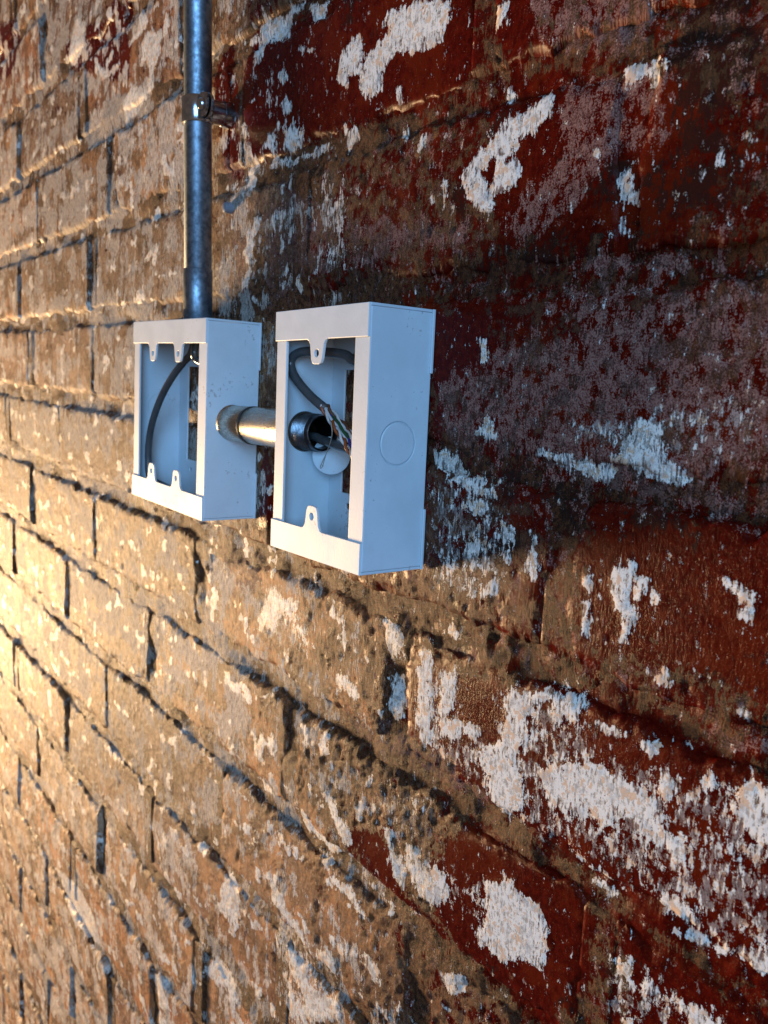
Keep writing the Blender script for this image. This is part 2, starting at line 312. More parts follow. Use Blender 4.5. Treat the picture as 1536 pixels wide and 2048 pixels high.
SPECK = [(4, [-20,80,480,90,560,480,1000,560,1300,700,1536,640,1620,1600,1300,1620,900,1300,500,1050,0,820]), (5, [760,680,1060,740,1080,930,900,960,760,800]), (5, [920,960,1230,1180,1250,1330,1000,1330]),
(5, [960,-30,1200,0,1230,380,1540,420,1533,720,1300,640,1000,430]), (4, [620,1600,950,1760,1200,1960,1000,2050,620,1960]), (3, [600,560,900,520,1500,420,1500,620,850,700]), (5, [1280,1200,1540,1200,1540,1700,1350,1600]),
(0, [870,960,1000,950,1010,1180,870,1190]), (8, [470,340,760,560,740,760,450,640]), (5, [130,1300,420,1560,560,2048,200,2048])]
GREY = [(9, [370,370,600,330,790,400,790,500,690,560,600,640,420,680,340,640]), (9, [560,40,800,0,800,330,560,310]), (9, [360,810,560,880,540,1180,420,1000]), (9, [900,1500,1290,1700,1500,1960,1500,2048,960,2048,880,1750]),
(9, [400,1220,620,1380,860,1600,860,1800,560,1700,410,1480]), (6, [1000,0,1500,0,1500,420,1200,330]), (6, [80,1380,250,1530,430,1550,480,1830,580,2048,330,2048,240,1830,160,1640]),
(6, [940,900,1150,1050,1100,1150,950,1100]), (6, [1190,600,1290,400,1320,640,1230,900,1160,880]), (7, [200,400,330,0,400,0,330,500,200,600]), (7, [280,1060,670,960,660,1300,260,1440]), (7, [700,560,1060,700,1060,1000,700,900]),
(7, [520,500,700,480,700,800,520,900]), (7, [0,900,100,850,110,1200,0,1250]), (7, [0,1270,240,1180,240,1500,0,1560]), (7, [440,1700,900,1700,800,2048,560,2048]), (8, [200,220,320,230,330,420,200,440]),
(9, [60,320,340,400,320,660,60,620]), (0, [640,330,690,340,680,540,630,520]), (0, [900,340,1000,330,1010,420,930,400]), (0, [0,1190,140,1230,200,1400,60,1330])]

def poly_sd(P, poly, reach):
    """signed distance in mm, positive inside; only near the polygon, else -reach"""
    out = np.full(len(P), -reach)
    lo = poly.min(0)-reach; hi = poly.max(0)+reach
    idx = np.nonzero(((P >= lo) & (P <= hi)).all(1))[0]
    if len(idx) == 0: return out, idx
    Q = P[idx]; d2 = np.full(len(idx), 1e9); ins = np.zeros(len(idx), bool)
    n = len(poly)
    for i in range(n):
        a, b = poly[i], poly[(i+1) % n]; e = b-a
        t = np.clip(((Q-a)@e)/max(e@e, 1e-9), 0, 1)
        w = Q-a-t[:, None]*e; d2 = np.minimum(d2, (w*w).sum(1))
        c = ((a[1] > Q[:, 1]) != (b[1] > Q[:, 1]))
        if abs(e[1]) > 1e-9: ins ^= c & (Q[:, 0] < e[0]*(Q[:, 1]-a[1])/e[1]+a[0])
    d = np.sqrt(d2); out[idx] = np.maximum(np.where(ins, d, -d), -reach)
    return out, idx
def field(P, items, reach, soft):
    f = np.full(len(P), -reach)
    for v, fl in items:
        sd, idx = poly_sd(P, mm(v, fl), reach)
        f[idx] = np.maximum(f[idx], sd[idx])
    return f if soft is None else sstep(f, -soft, soft)

# ------------------------------------------------------------------ the brick wall
PER, BL, BH, PITCHZ, Z0 = 217., 206., 63.5, 74.3, -17.
PERP = {-1: -20, -2: 107, -3: 11, -4: -114, -5: -15, -6: -102, -7: 14, 0: 83, 1: -25, 3: 21, 4: -59, 5: 40, 6: -75}
EXPL = {2: [-931, -714, -468, -250, -118, 98, 315]}
def shear(x): return -.019*(x+330.)
rng = random.Random(7)
bricks = []
for kc in range(-14, 10):
    if kc in EXPL: xs = EXPL[kc]
    else:
        b = PERP.get(kc, 0 if kc % 2 else -108)
        xs = [b+PER*i+rng.uniform(-3, 3) for i in range(-8, 4)]
        xs = [x for x in xs]
    for a, b in zip(xs[:-1], xs[1:]):
        x0, x1 = a+5+rng.uniform(-1, 1), b-5+rng.uniform(-1, 1)
        z0 = Z0+kc*PITCHZ+5.4+rng.uniform(-1, 1); z1 = Z0+(kc+1)*PITCHZ-5.4+rng.uniform(-1, 1)
        if x0 > 290: continue
        x1 = min(x1, 300.)
        if x1-x0 < 40: continue
        g = np.array([[x, 0, z+shear(x)] for x in np.linspace(x0, x1, 5) for z in (z0, (z0+z1)/2, z1)])/1000
        q, dep = project(g)
        ok = (dep > .03) & (q[:, 0] > -480) & (q[:, 0] < 2000) & (q[:, 1] > -330) & (q[:, 1] < 2700)
        if ok.any(): bricks.append((x0, x1, z0, z1, rng.random()))
chunks = []
def res(x):
    return float(np.clip(1.0+(.20-x/1000)*2.8, .95, 4.0))
for (x0, x1, z0, z1, rn) in bricks:
    # columns get coarser away from the camera
    xs = [x0]
    while xs[-1] < x1: xs.append(xs[-1]+res(xs[-1]))
    xs = np.array(xs); xs = x0+(xs-x0)*(x1-x0)/(xs[-1]-x0)
    nz = int(max(18, round((z1-z0)/(res((x0+x1)/2)*.8)))); zs = np.linspace(z0, z1, nz)
    X, Z = np.meshgrid(xs, zs, indexing='ij')
    nx = len(xs)
    sd = int(rn*9999)
    dl = np.minimum(X-x0, x1-X); dz = np.minimum(Z-z0, z1-Z)
    near = np.clip(1-np.minimum(dl, dz)/9., 0, 1)
    Xo = X+near*6*fbm(X/26, Z/26, 4, sd+5); Zo = Z+near*6*fbm(X/26+9, Z/26, 4, sd+6)
    Zo = Zo+shear(Xo)
    rr = 5.5+8*fbm(X/30, Z/30, 2, sd+11)+4*fbm(X/6, Z/6, 2, sd+12)
    rr = np.clip(rr, 2, 12)
    px = np.clip(1-dl/rr, 0, 1); pz = np.clip(1-dz/rr, 0, 1)
    edge = 1-np.sqrt(np.clip(1-np.clip(px**2+pz**2, 0, 1), 0, 1))
    Y = edge*np.minimum(rr, 8)*.85                                     # + = into the wall
    t0, t1, t2 = rng.uniform(-1.4, 1.4), rng.uniform(-1.2, 1.2), rng.uniform(-1.2, 1.2)
    Y = Y+t0+t1*(X-(x0+x1)/2)/100+t2*(Z-(z0+z1)/2)/32
    V = np.stack([Xo, Y, Zo], -1).reshape(-1, 3)
    I = np.arange(nx*nz).reshape(nx, nz)
    F = np.stack([I[:-1, :-1], I[1:, :-1], I[1:, 1:], I[:-1, 1:]], -1).reshape(-1, 4)
    ring = np.concatenate([I[:-1, 0], I[-1, :-1], I[:0:-1, -1], I[0, :0:-1]])
    back = V[ring].copy(); back[:, 1] = 16.
    nb = len(V); R = np.arange(len(ring)); R2 = np.roll(R, -1)
    F = np.concatenate([F, np.stack([ring[R], nb+R, nb+R2, ring[R2]], -1)])
    V = np.concatenate([V, back])
    chunks.append(dict(V=V, F=F, n=nb, rnd=rn, mort=0., c=((x0+x1)/2, 0, (z0+z1)/2+shear((x0+x1)/2))))
# mortar: only the joints, plus a plain core behind
def joint_mesh():
    x0, x1 = min(b[0] for b in bricks)-8, 300.
    z0, z1 = min(b[2] for b in bricks)-8, max(b[3] for b in bricks)+8
    xs = [x0]
    while xs[-1] < x1: xs.append(xs[-1]+res(xs[-1])*1.1)
    xs = np.array(xs); zs = np.arange(z0, z1, 1.8)
    X, Z = np.meshgrid(xs, zs, indexing='ij')
    keep = np.ones(X.shape, bool)
    for (a, b, c, d, _) in bricks:
        i0, i1 = np.searchsorted(xs, [a+9, b-9]); j0, j1 = np.searchsorted(zs, [c+9, d-9])
        keep[i0:i1, j0:j1] = False
    q, dep = project(np.stack([X, 0*X, Z+shear(X)], -1).reshape(-1, 3)/1000)
    vis = (dep > .03) & (q[:, 0] > -540) & (q[:, 0] < 2100) & (q[:, 1] > -400) & (q[:, 1] < 2760)
    keep &= vis.reshape(X.shape)
    Zs = Z+shear(X)
    low = fbm(X/60, Z/40, 3, 71)
    Y = 3.0+5.5*low+1.2*fbm(X/5, Z/7, 5, 72, .7)+np.maximum(0, fbm(X/22, Z/10, 3, 73)-.5)*14
    rg = random.Random(11)
    for (a, b, c, d, _) in bricks:
        i0, i1 = np.searchsorted(xs, [b-3, b+14]); j0, j1 = np.searchsorted(zs, [c+3, d-3])
        Y[i0:i1, j0:j1] = Y[i0:i1, j0:j1]*rg.choice([0., .1, .3, .5, .9])+rg.uniform(-.5, .8)
    Y = np.clip(Y*(.8+.2*sstep(X, -500., 0.)), -.4, 12)
    V = np.stack([X, Y, Zs], -1).reshape(-1, 3)
    I = np.arange(X.size).reshape(X.shape)
    fk = keep[:-1, :-1] & keep[1:, :-1] & keep[1:, 1:] & keep[:-1, 1:]
    F = np.stack([I[:-1, :-1], I[1:, :-1], I[1:, 1:], I[:-1, 1:]], -1)[fk]
    used = np.unique(F); rm = np.full(len(V), -1); rm[used] = np.arange(len(used))
    V = V[used]; F = rm[F]; nb = len(V)
    ex = [(x0-20, 15, z0-20), (x1, 15, z0-20), (x1, 15, z1+20), (x0-20, 15, z1+20), (x0-20, 110, z0-20), (x1, 110, z0-20), (x1, 110, z1+20), (x0-20, 110, z1+20)]
    b = nb; F2 = [(b, b+1, b+2, b+3), (b+4, b+7, b+6, b+5), (b, b+4, b+5, b+1), (b+1, b+5, b+6, b+2), (b+2, b+6, b+7, b+3), (b+3, b+7, b+4, b)]
    return dict(V=np.concatenate([V, np.array(ex, float)]), F=np.concatenate([F, np.array(F2)]), n=nb, rnd=.3, mort=1., c=(0, 0, 0))
chunks.append(joint_mesh())
allP = np.concatenate([c['V'] for c in chunks]); P2 = allP[:, [0, 2]].copy()
front = np.concatenate([np.r_[np.ones(c['n']), np.zeros(len(c['V'])-c['n'])] for c in chunks])
mortv = np.concatenate([np.full(len(c['V']), c['mort']) for c in chunks])
X, Z = P2[:, 0], P2[:, 1]
chip = field(P2, CHIPS, 9., None)
right = sstep(X+.35*(Z-30), -210., 95.)                                           # the paint survives better towards the near end
zone_red = field(P2, RED, 18., 9.); zone_pink = field(P2, PINK, 14., 6.); zone_speck = field(P2, SPECK, 14., 7.); zone_grey = field(P2, GREY, 22., 9.)
red = np.clip(.13+.12*sstep(Z, 60., 240.)*(1-right)+.48*right-.10*mortv-.12*mortv*(1-right)+.24*fbm(X/70, Z/45, 3, 201), -.2, .72); red = np.maximum(red, zone_red*1.05-.12*mortv)
pink = .15*right+.03-.42*zone_red*(1-zone_pink)+zone_pink*.52+.10*fbm(X/60, Z/40, 2, 202)
speck = .03+zone_speck*.50
left = 1-right
blot = fbm(X/34, Z/20, 4, 203)+.7*fbm(X/7, Z/34, 3, 211)
grey = (.27+.10*sstep(Z, 40., 260.))*left-.28*right-.2*zone_red+zone_grey*.46+1.9*blot*left
chip = np.maximum(chip, np.clip(30*(fbm(X/26, Z/15, 4, 212)+.35*fbm(X/6, Z/30, 2, 213)-.285)*left-2.*mortv-5.*right, -9, 5))
dark = 2.4*(fbm(X/38, Z/17, 4, 214)+.6*fbm(X/7, Z/32, 3, 215))*left+.11
tan = .76-.62*right+.10*fbm(X/90, Z/60, 2, 204)
# relief
grey = grey-.12*sstep(X, -330., -170.)*(1-sstep(Z, -10., 40.))
SMOOTH = [(0, [-200,1480,120,1500,330,1640,520,1560,720,1640,760,1900,640,2300,-200,2300]), (0, [-200,600,110,600,110,760,-200,760]), (0, [430,1420,600,1560,560,1680,470,1560])]
rndv = np.concatenate([np.full(len(c['V']), c['rnd']) for c in chunks])
GRIME_SHADE = [(0, [860,930,1030,950,1050,1100,1000,1180,860,1180]), (0, [1400,-100,1700,-100,1700,560,1420,520,1360,250]), (0, [900,380,960,520,1160,560,1200,500,1000,480]), (0, [1100,1000,1170,1000,1150,1200,1090,1180])]  # first outline: dirt, and the narrow box's shade put into the colour
mid = sstep(X, -330., -170.)*(1-sstep(X, 0., 70.))*(1-sstep(Z, -10., 40.))
hue = np.clip((rndv*7.13) % 1.+.25*fbm(X/50, Z/40, 3, 207), 0, 1)*(1-.75*mid)
grime_shade = -.05+field(P2, GRIME_SHADE, 22., 12.)*.68+right*1.3*fbm(X/45, Z/28, 3, 216)
smooth = np.clip(np.maximum(field(P2, SMOOTH, 30., 18.), .75*(((rndv*3.7) % 1.) < .28))*(1-mortv)*(1-.6*sstep(X, -120., 40.)), 0, 1)
smooth = smooth*sstep(fbm(X/22, Z/22, 4, 208), -.28, -.02)
bare = 1-np.clip(sstep(red+.5*fbm(X/9, Z/9, 3, 301), .35, .65), 0, 1)
streak = fbm(X/2.2, Z/7., 4, 302); rough = fbm(X/7, Z/9, 5, 303)
hgt = bare*(1-.8*smooth)*(1-.6*mortv)*(.45+.55*sstep(X, -260., -20.))*(-.4+1.3*rough+1.5*streak)+.5*fbm(X/40, Z/30, 3, 304)
gouge = np.maximum(0, fbm(X/12, Z/20, 3, 305)-.44)*5*np.clip(bare+.25, 0, 1)*(1-.7*mortv)
wh = sstep(chip+3.*fbm(X/8, Z/8, 3, 306), -.4, 1.)
hgt = hgt*(1-.55*wh)+wh*.32-gouge*(1-wh)
allP[:, 1] -= hgt*front
allP[:, 1] = np.where(front > 0, np.maximum(allP[:, 1], -2.6), allP[:, 1])

wall = thing('brick_wall', 'weathered red and brown brick wall with peeling white paint, behind both boxes', 'wall', (-.4, 0, -.9))
A = np.stack([chip, red, pink, speck], -1).astype(np.float32)
def np_mesh(name, V, F, attrs, smooth=True):
    me = bpy.data.meshes.new(name)
    me.vertices.add(len(V)); me.vertices.foreach_set('co', V.astype(np.float32).ravel())
    me.loops.add(F.size); me.loops.foreach_set('vertex_index', F.astype(np.int32).ravel())
    me.polygons.add(len(F)); me.polygons.foreach_set('loop_start', np.arange(0, F.size, F.shape[1], dtype=np.int32))
    me.polygons.foreach_set('loop_total', np.full(len(F), F.shape[1], np.int32))
    me.update(calc_edges=True)
    me.polygons.foreach_set('use_smooth', np.full(len(me.polygons), smooth))
    for k, v in attrs.items():
        at = me.attributes.new(k, 'FLOAT_COLOR', 'POINT'); at.data.foreach_set('color', v.astype(np.float32).ravel())
    return me
o = 0
wl = np.array(wall.location)
for c in chunks:
    n = len(c['V']); sl = slice(o, o+n); o += n
    cc = np.array(c['c'])/1000
    B = np.stack([grey[sl], np.full(n, c['rnd']), np.full(n, c['mort']), tan[sl]], -1)
    nm = 'mortar' if c['mort'] else 'brick'
    me = np_mesh(nm, allP[sl]/1000-cc, c['F'], {'paint_a': A[sl], 'paint_b': B, 'paint_c': np.stack([smooth[sl], hue[sl], dark[sl], grime_shade[sl]], -1)})
    ob = link(nm, me, M_WALL, wall); ob.location = cc-wl

# ------------------------------------------------------------------ sheet metal and tube helpers
def plate(bm, outline, holes, fn, t0, t1):
    """flat plate with holes; outline and holes are 2-D loops; fn(u, v, w) -> point, from w = t0 to t1"""
    loops = [outline]+list(holes); edges = []; tmp = bmesh.new()
    for lp in loops:
        vs = [tmp.verts.new((a, b, 0)) for a, b in lp]
        edges += [tmp.edges.new((vs[i], vs[(i+1) % len(vs)])) for i in range(len(vs))]
    bmesh.ops.triangle_fill(tmp, use_beauty=True, use_dissolve=False, edges=edges)
    tmp.verts.ensure_lookup_table(); tmp.verts.index_update()
    co = [(v.co.x, v.co.y) for v in tmp.verts]; tris = [[v.index for v in f.verts] for f in tmp.faces]
    nl = []; i = 0
    for lp in loops: nl.append(list(range(i, i+len(lp)))); i += len(lp)
    tmp.free()
    a = [bm.verts.new(fn(u, v, t0)) for u, v in co]; b = [bm.verts.new(fn(u, v, t1)) for u, v in co]
    for t in tris:
        bm.faces.new([a[k] for k in t]); bm.faces.new([b[k] for k in reversed(t)])
    for lp in nl:
        for k in range(len(lp)):
            p, q = lp[k], lp[(k+1) % len(lp)]; bm.faces.new([a[p], a[q], b[q], b[p]])
def circ(cx, cy, r, n=40, sx=1.): return [(cx+r*sx*math.cos(2*math.pi*i/n), cy+r*math.sin(2*math.pi*i/n)) for i in range(n)]
def rect(a, b, c, d): return [(a, c), (b, c), (b, d), (a, d)]
def finish(bm, name, smooth=False):
    bmesh.ops.recalc_face_normals(bm, faces=bm.faces)
    me = bpy.data.meshes.new(name); bm.to_mesh(me); bm.free()
    if smooth: me.polygons.foreach_set('use_smooth', [True]*len(me.polygons))
    return me
def bevel(o, w=.0003, seg=2, ang=35):
    b = o.modifiers.new('bevel', 'BEVEL'); b.width = w; b.segments = seg; b.limit_method = 'ANGLE'; b.angle_limit = math.radians(ang)
    b.harden_normals = False
    return o
def smooth_path(pts, n=14):
    P = [Vector(p) for p in pts]; P = [P[0]*2-P[1]]+P+[P[-1]*2-P[-2]]; out = []
    for i in range(1, len(P)-2):
        for k in range(n):
            t = k/n; a, b, c, d = P[i-1], P[i], P[i+1], P[i+2]
            out.append(.5*((2*b)+(c-a)*t+(2*a-5*b+4*c-d)*t*t+(3*b-a-3*c+d)*t**3))
    out.append(P[-2]); return out
def tube(bm, path, r, seg=16, cap=True, rf=None):
    path = [Vector(p) for p in path]; rings = []; nrm = None
    for i, p in enumerate(path):
        t = (path[min(i+1, len(path)-1)]-path[max(i-1, 0)]).normalized()
        if nrm is None: nrm = t.orthogonal().normalized()
        nrm = (nrm-t*nrm.dot(t)).normalized(); bi = t.cross(nrm)
        rad = rf(i/(len(path)-1)) if rf else r
        rings.append([bm.verts.new(p+(nrm*math.cos(2*math.pi*k/seg)+bi*math.sin(2*math.pi*k/seg))*rad) for k in range(seg)])
    for a, b in zip(rings[:-1], rings[1:]):
        for k in range(seg): bm.faces.new([a[k], a[(k+1) % seg], b[(k+1) % seg], b[k]])
    if cap: bm.faces.new(rings[0][::-1]); bm.faces.new(rings[-1])
def lathe(bm, prof, origin, axis, seg=48, closed=False):
    """prof: (distance along axis, radius)"""
    ax = Vector(axis).normalized(); u = ax.orthogonal().normalized(); v = ax.cross(u); O = Vector(origin); rings = []
    for s, r in prof:
        rings.append([bm.verts.new(O+ax*s+(u*math.cos(2*math.pi*k/seg)+v*math.sin(2*math.pi*k/seg))*max(r, 1e-5)) for k in range(seg)])
    pr = list(zip(rings[:-1], rings[1:]))+([(rings[-1], rings[0])] if closed else [])
    for a, b in pr:
        for k in range(seg): bm.faces.new([a[k], a[(k+1) % seg], b[(k+1) % seg], b[k]])
def smooth_by_angle(me, ang=40):
    me.polygons.foreach_set('use_smooth', [True]*len(me.polygons))
    try: me.set_sharp_from_angle(angle=math.radians(ang))
    except Exception: pass
    return me

# ------------------------------------------------------------------ metal wall boxes
T = .0013
def cap_part(root, name, Wd, D, H, tabs, top):
    """top or bottom cap: end plate, front lip with screw tabs, small ears along the back edge"""
    bm = bmesh.new(); s = 1 if top else -1; zb = H if top else 0.
    L = lambda z: zb-s*z                                              # distance in from the end
    y = -D-.0009
    # lip outline with tabs, walking from left to right along its inner edge
    ins = .0140; e = .0005
    pts = [(-Wd-.0004, L(0)), (-e, L(0)), (-e, L(ins))]
    for tx in sorted(tabs, reverse=True):
        f, hw, hb, ln = .0022, .0046, .0066, .0112
        pts += [(tx+hb+f, L(ins)), (tx+hb+.0006, L(ins+.0006)), (tx+hb-.0006, L(ins+.0022)), (tx+hw+.0002, L(ins+ln-.0024)), (tx+hw-.0008, L(ins+ln-.0006)), (tx+hw-.0024, L(ins+ln)),
                (tx-hw+.0024, L(ins+ln)), (tx-hw+.0008, L(ins+ln-.0006)), (tx-hw-.0002, L(ins+ln-.0024)), (tx-hb+.0006, L(ins+.0022)), (tx-hb-.0006, L(ins+.0006)), (tx-hb-f, L(ins))]
    pts += [(-Wd-.0004, L(ins))]
    holes = [circ(tx, L(ins+.0062), .0017, 20) for tx in tabs]
    plate(bm, pts, holes, lambda u, v, w: (u, y+w, v), 0, T)
    # end plate
    plate(bm, rect(-Wd, -.0002, y+T*.5, -.0004), [], lambda u, v, w: (u, v, zb-s*w), 0, T)
    # ears along the rear edge, on both sides
    for xx, d in ((0., 1), (-Wd, -1)):
        a, b = sorted((L(.0000), L(.0275)))
        plate(bm, rect(-.0013, .0001, a, b), [], lambda u, v, w: (xx+d*w, u, v), .00005, .0011)
    return bevel(link(name, finish(bm, name), M_BOX, root), .0003)
def wall_box(name, label, loc, roty, Wd, D, H, lipL, lipR, tabs, slot, left_hole, right_hole, right_ko, left_ko, group):
    root = thing(name, label, 'junction box', loc, roty, group)
    bm = bmesh.new(); z0, z1 = T+.0001, H-T-.0001; kos = []
    def sideplate(x, d, hole, ko):
        hs = [circ(-D/2, hole[1], hole[2], 40)] if hole else []
        if ko: hs.append(circ(ko[0], ko[1], ko[2], 48))
        plate(bm, rect(-D, -.0002, z0, z1), hs, lambda u, v, w: (x+d*w, u, v), 0, T)
        if ko:
            b2 = bmesh.new(); r = ko[2]-.00042
            lathe(b2, [(0, .00001), (0, r-.0004), (.0003, r), (T, r), (T, .00001)], (x+d*T*.0+(.0003 if d < 0 else -.0003)*-1*0, ko[0], ko[1]), (d, 0, 0), 48)
            kos.append(link('knockout', smooth_by_angle(finish(b2, 'knockout'), 25), M_BOX, root))
            b3 = bmesh.new(); lathe(b3, [(T*.55, r-.0002), (T*.55, ko[2]+.0006), (T*.9, ko[2]+.0006), (T*.9, r-.0002)], (x, ko[0], ko[1]), (d, 0, 0), 48, True)
            _w = link('knockout_web', finish(b3, 'knockout_web', True), M_BOX, root); kos.append(_w)
    sideplate(0., -1, right_hole, right_ko)
    sideplate(-Wd, 1, left_hole, left_ko)
    plate(bm, rect(-Wd+T, -T, z0, z1), [rect(*slot), circ(slot[0]+.0065, slot[2]-.0065, .0016, 16), circ(slot[0]+.0065, slot[3]+.0065, .0016, 16)], lambda u, v, w: (u, -.0002-w, v), 0, T)
    plate(bm, rect(-Wd+T*.3, -Wd+lipL, z0, z1), [], lambda u, v, w: (u, -D+w, v), 0, T)
    plate(bm, rect(-lipR, -T*.3, z0, z1), [], lambda u, v, w: (u, -D+w, v), 0, T)
    body = bevel(link('body', finish(bm, 'body'), M_BOX, root), .00045, 3)
    for q in kos: q.parent = body
    cap_part(root, 'top_cap', Wd, D, H, tabs, True); cap_part(root, 'bottom_cap', Wd, D, H, tabs, False)
    return root
G = 'grey metal boxes on the wall'
CZ = .0575
X1, Z1, RO1 = -.1594, .0005, math.radians(1.34)
W1, D1, H1 = .1135, .0333, .1157; W2, D2, H2 = .0779, .0334, .115
b2 = wall_box('wall_box', 'narrow light grey metal wall box with one screw tab top and bottom', (0, -.0012, 0), 0, W2, D2, H2, .0095, .0113, [-.0402],
              (-.0655, -.0150, .0275, .0890), (0, CZ, .0101), None, (-.0168, .0567, .0096), None, G)
b1 = wall_box('wall_box', 'wide light grey metal wall box with two screw tabs, under the upright conduit', (X1, -.0012, Z1), RO1, W1, D1, H1, .0095, .0113, [-.0392, -.0792],
              (-.0985, -.0150, .0255, .0885), None, (0, CZ, .0101), None, (-.0150, .0605, .0088), G)
M1 = Matrix.Translation((X1, 0, Z1)) @ Matrix.Rotation(RO1, 4, 'Y')
# round slug pushed out of the left wall, lying inside the narrow box
bm = bmesh.new(); lathe(bm, [(0, 1e-5), (0, .0091), (.0003, .0095), (.0011, .0095), (.0013, .0091), (.0013, 1e-5)], (0, 0, 0), (0, 0, 1), 48)
slug = link('knockout_slug', smooth_by_angle(finish(bm, 'slug'), 30), M_BOX, None, 'round grey metal slug lying in the narrow box behind the threaded connector', 'metal disc')
slug.location = (-.0655, -.0090, .0462); slug.rotation_euler = Vector((.78, -.60, .10)).to_track_quat('Z', 'Y').to_euler()

# ------------------------------------------------------------------ conduits
CY = -.0172; RVC = -math.radians(1.7)
vc = thing('conduit', 'long upright dark galvanised steel conduit rising from the wide box', 'conduit', M1 @ Vector((-.0522, 0, H1)), RVC, 'steel conduits')
bm = bmesh.new(); lathe(bm, [(.020, .0060), (.020, .0081), (.0203, .0083), (.62, .0083), (.62, .006)], (0, CY, 0), (0, 0, 1), 64)
link('pipe', smooth_by_angle(finish(bm, 'pipe'), 40), M_STEEL, vc)
bm = bmesh.new(); lathe(bm, [(.0002, .0070), (.0002, .0086), (.0006, .0089), (.0314, .0089), (.0318, .0086), (.0318, .0078)], (0, CY, 0), (0, 0, 1), 64)
link('coupling', smooth_by_angle(finish(bm, 'coupling'), 40), M_STEEL, vc)

hz = M1 @ Vector((0, 0, CZ)); hx0, hx1 = X1+.0002, -W2
hc = thing('conduit', 'short level brassy conduit joining the two boxes', 'conduit', (hx0, CY, CZ), 0, 'steel conduits')
L = hx1-hx0
bm = bmesh.new(); lathe(bm, [(-.006, .0080), (-.006, .0094), (.0000, .0094), (.0000, .0100), (.0006, .0104), (.0243, .0104), (.0250, .0100), (.0250, .0088)], (0, 0, 0), (1, 0, 0), 64)
link('coupling', smooth_by_angle(finish(bm, 'coupling'), 40), M_NICKEL, hc)
bm = bmesh.new(); lathe(bm, [(.0253, .0085), (.0253, .01075), (.0270, .01075), (.0270, .0085)], (0, 0, 0), (1, 0, 0), 64, True)
link('gap_ring', smooth_by_angle(finish(bm, 'gap_ring'), 40), M_RUBBER, hc)
bm = bmesh.new(); lathe(bm, [(.0272, .0088), (.0272, .0099), (.0278, .0103), (.052, .0103), (.0526, .0107), (L, .0107), (L, .0088)], (0, 0, 0), (1, 0, 0), 64)
link('sleeve', smooth_by_angle(finish(bm, 'sleeve'), 40), M_NICKEL, hc)
prof = [(L-.002, .0078), (L-.002, .0092), (L+T, .0092)]
s = L+T
for k in range(9): prof += [(s+.0014*k+.0002, .0094), (s+.0014*k+.0008, .0086), (s+.0014*k+.0013, .0094)]
prof += [(s+.0135, .0090), (s+.0150, .0088), (s+.0152, .0084), (s+.0150, .0078), (L-.002, .0078)]
bm = bmesh.new(); lathe(bm, prof, (0, 0, 0), (1, 0, 0), 64)
link('threaded_connector', smooth_by_angle(finish(bm, 'threaded_connector'), 50), M_DARK, hc)
bm = bmesh.new(); lathe(bm, [(L+T+.0001, .0093), (L+T+.0001, .0116), (L+T+.0020, .0116), (L+T+.0020, .0093)], (0, 0, 0), (1, 0, 0), 12, True)

# ------------------------------------------------------------------ conduit clamp on its stand-off
cl = thing('conduit_clamp', 'shiny split-ring clamp holding the upright conduit off the wall', 'clamp', M1 @ Vector((-.0522, 0, H1)) + Vector((math.sin(RVC), 0, math.cos(RVC)))*.1245, RVC)
bm = bmesh.new(); lathe(bm, [(-.0075, .0084), (-.0075, .0094), (-.0071, .0097), (.0071, .0097), (.0075, .0094), (.0075, .0084)], (0, CY, 0), (0, 0, 1), 64, True)
link('ring', smooth_by_angle(finish(bm, 'ring'), 40), M_BRIGHT, cl)
for sy, d in ((-.0016, 1), (.0016, 1)):
    bm = bmesh.new(); lathe(bm, [(-.0010, 1e-5), (-.0010, .0068), (-.0006, .0072), (.0006, .0072), (.0010, .0068), (.0010, 1e-5)], (.0138, CY+sy-.0015, 0), (0, 1, 0), 32)
    for v in bm.verts:
        if v.co.x < .0115: v.co.x = v.co.x-.003
    link('lug', smooth_by_angle(finish(bm, 'lug'), 40), M_BRIGHT, cl)
bm = bmesh.new(); lathe(bm, [(-.0066, 1e-5), (-.0066, .0010), (-.0062, .0024), (-.0052, .0034), (-.0042, .0037), (-.0042, 1e-5)], (.0138, CY, 0), (0, 1, 0), 32)
sc = link('screw', smooth_by_angle(finish(bm, 'screw'), 40), M_BRIGHT, cl)
bm = bmesh.new(); lathe(bm, [(.0105, .0045), (.0105, .0064), (.0112, .0070), (.0190, .0070), (.0192, .0076), (.0250, .0076), (.0250, .0045)], (.0065, CY-.0068, 0), (0, 1, 0), 40)
link('standoff', smooth_by_angle(finish(bm, 'standoff'), 40), M_BRIGHT, cl)

# ------------------------------------------------------------------ data cables
def V3(crop, pts, ys):
    ox, oy, s = crop; a = np.array(pts, float)
    return [tuple(unp([(ox+u/s, oy+v/s)], y)[0]) for (u, v), y in zip(a, ys)]
C3 = (540, 590, 3.472); C2 = (240, 600, 4.453)
vcx = M1 @ Vector((-.0522, CY, H1+.02)); vci = M1 @ Vector((-.0522, CY, H1+.002))
def cable_mesh(pts, r, n=14, seg=18): 
    bm = bmesh.new(); tube(bm, smooth_path(pts, n), r, seg)
    return finish(bm, 'jacket', True)
a = V3(C2, [(640, 455), (560, 560), (470, 680), (375, 850), (300, 1050), (262, 1230), (252, 1400), (268, 1570)], [-.0205, -.0235, -.0255, -.0268, -.0278, -.0282, -.0282, -.0275])
lp = [tuple(vcx), tuple(vci)]+a+[tuple(M1 @ Vector(v)) for v in [(-.092, -.022, .0085), (-.060, -.016, .0055), (-.025, -.014, .009), (-.0055, -.016, .028)]]
dc = thing('data_cable', 'grey data cable coiled in a loop inside the wide box', 'cable', tuple(M1 @ Vector((-.06, -.016, .006))))
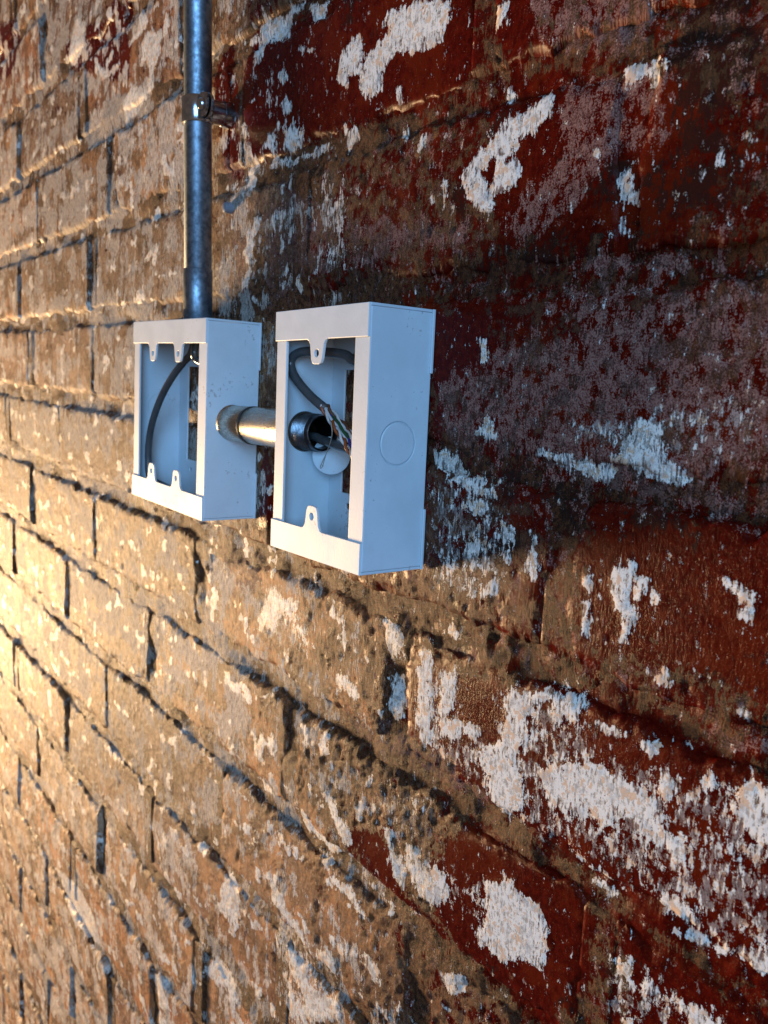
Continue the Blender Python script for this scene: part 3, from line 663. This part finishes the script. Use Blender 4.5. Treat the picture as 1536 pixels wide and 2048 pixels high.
j = link('jacket', cable_mesh([Vector(p)-dc.location for p in lp], .0023), M_CABLE, dc)
a = V3(C2, [(665, 455), (705, 545)], [-.0225, -.0200])
cpath = [tuple(vcx+Vector((.004, .003, 0))), tuple(vci+Vector((.004, 0, 0)))]+a+[(-.1655, -.0185, .085), (-.1660, -.0170, .066), (-.158, -.0172, .058), (-.14, CY, .0565), (-.075, CY, .0555), (-.062, -.0178, .0545), (-.040, -.0200, .0525), (-.018, -.0225, .0520), (-.0065, -.0200, .0600), (-.0050, -.0165, .0760), (-.0085, -.0155, .0880)]
cpath += V3(C3, [(600, 462), (520, 415), (400, 398), (290, 392), (215, 398), (165, 425), (142, 470), (158, 540), (205, 615), (270, 690), (330, 745), (385, 790)],
            [-.0165, -.0185, -.0215, -.0245, -.0268, -.0282, -.0288, -.0284, -.0270, -.0255, -.0245, -.0235])
dc2 = thing('data_cable', 'grey data cable with bared coloured wires, running on into the narrow box', 'cable', (-.05, CY, .05))
l2 = Vector(dc2.location)
j = link('jacket', cable_mesh([Vector(p)-l2 for p in cpath], .0023), M_CABLE, dc2)
we = V3(C3, [(370, 778), (385, 795), (450, 880), (520, 965), (575, 1040), (640, 1120)], [-.0238, -.0235, -.0225, -.0220, -.0220, -.0215])
ws = smooth_path(we, 10)
def wire(name, color, ph, rad, r, fan, twist=2.2, tail=1.0, off=(0, 0)):
    pts = []
    for i, q in enumerate(ws[:int(len(ws)*tail)]):
        t = i/(len(ws)-1); an = ph+twist*t*2*math.pi
        d = (ws[-1]-ws[0]).normalized(); u = d.cross(Vector((0, 1, 0))).normalized(); v = d.cross(u)
        pts.append(q+u*(off[0]+fan[0]*t+rad*math.cos(an))+v*(off[1]+fan[1]*t+rad*math.sin(an))-l2)
    bm = bmesh.new(); tube(bm, pts, r, 10)
    link(name, finish(bm, name, True), WIRES[color], j)
for i, (c, fan) in enumerate((('green', (.0035, -.001)), ('blue', (.0005, .001)), ('brown', (.0018, -.002)), ('orange', (-.0038, .001)))):
    off = (.0011*math.cos(i*1.57+2.4), .0011*math.sin(i*1.57+2.4))
    wire('wire', c, i*1.3, .0008, .00075, fan, 2.2+.4*i, 1., off); wire('wire', 'white', i*1.3+math.pi, .0008, .00065, fan, 2.2+.4*i, 1., off)
bm = bmesh.new()
tube(bm, [Vector(p)-l2 for p in smooth_path(V3(C3, [(405, 850), (430, 930), (425, 1000), (395, 1090), (350, 1190), (362, 1195), (385, 1120)], [-.024, -.026, -.024, -.021, -.019, -.019, -.020]), 10)], .00022, 6)
link('rip_cord', finish(bm, 'rip_cord', True), M_CORD, j)

# ------------------------------------------------------------------ screw plug in the wall beside the conduit
bm = bmesh.new(); lathe(bm, [(-.0035, 1e-5), (-.0035, .0018), (-.0030, .0028), (-.0012, .0034), (.006, .0034)], (0, 0, 0), (0, 1, 0), 24)
pl = link('screw_plug', smooth_by_angle(finish(bm, 'plug'), 40), M_PLUG, None, 'small round grey plug in the wall right of the upright conduit', 'wall plug')
pl.location = tuple(unp([(457, 416)], -.001)[0])
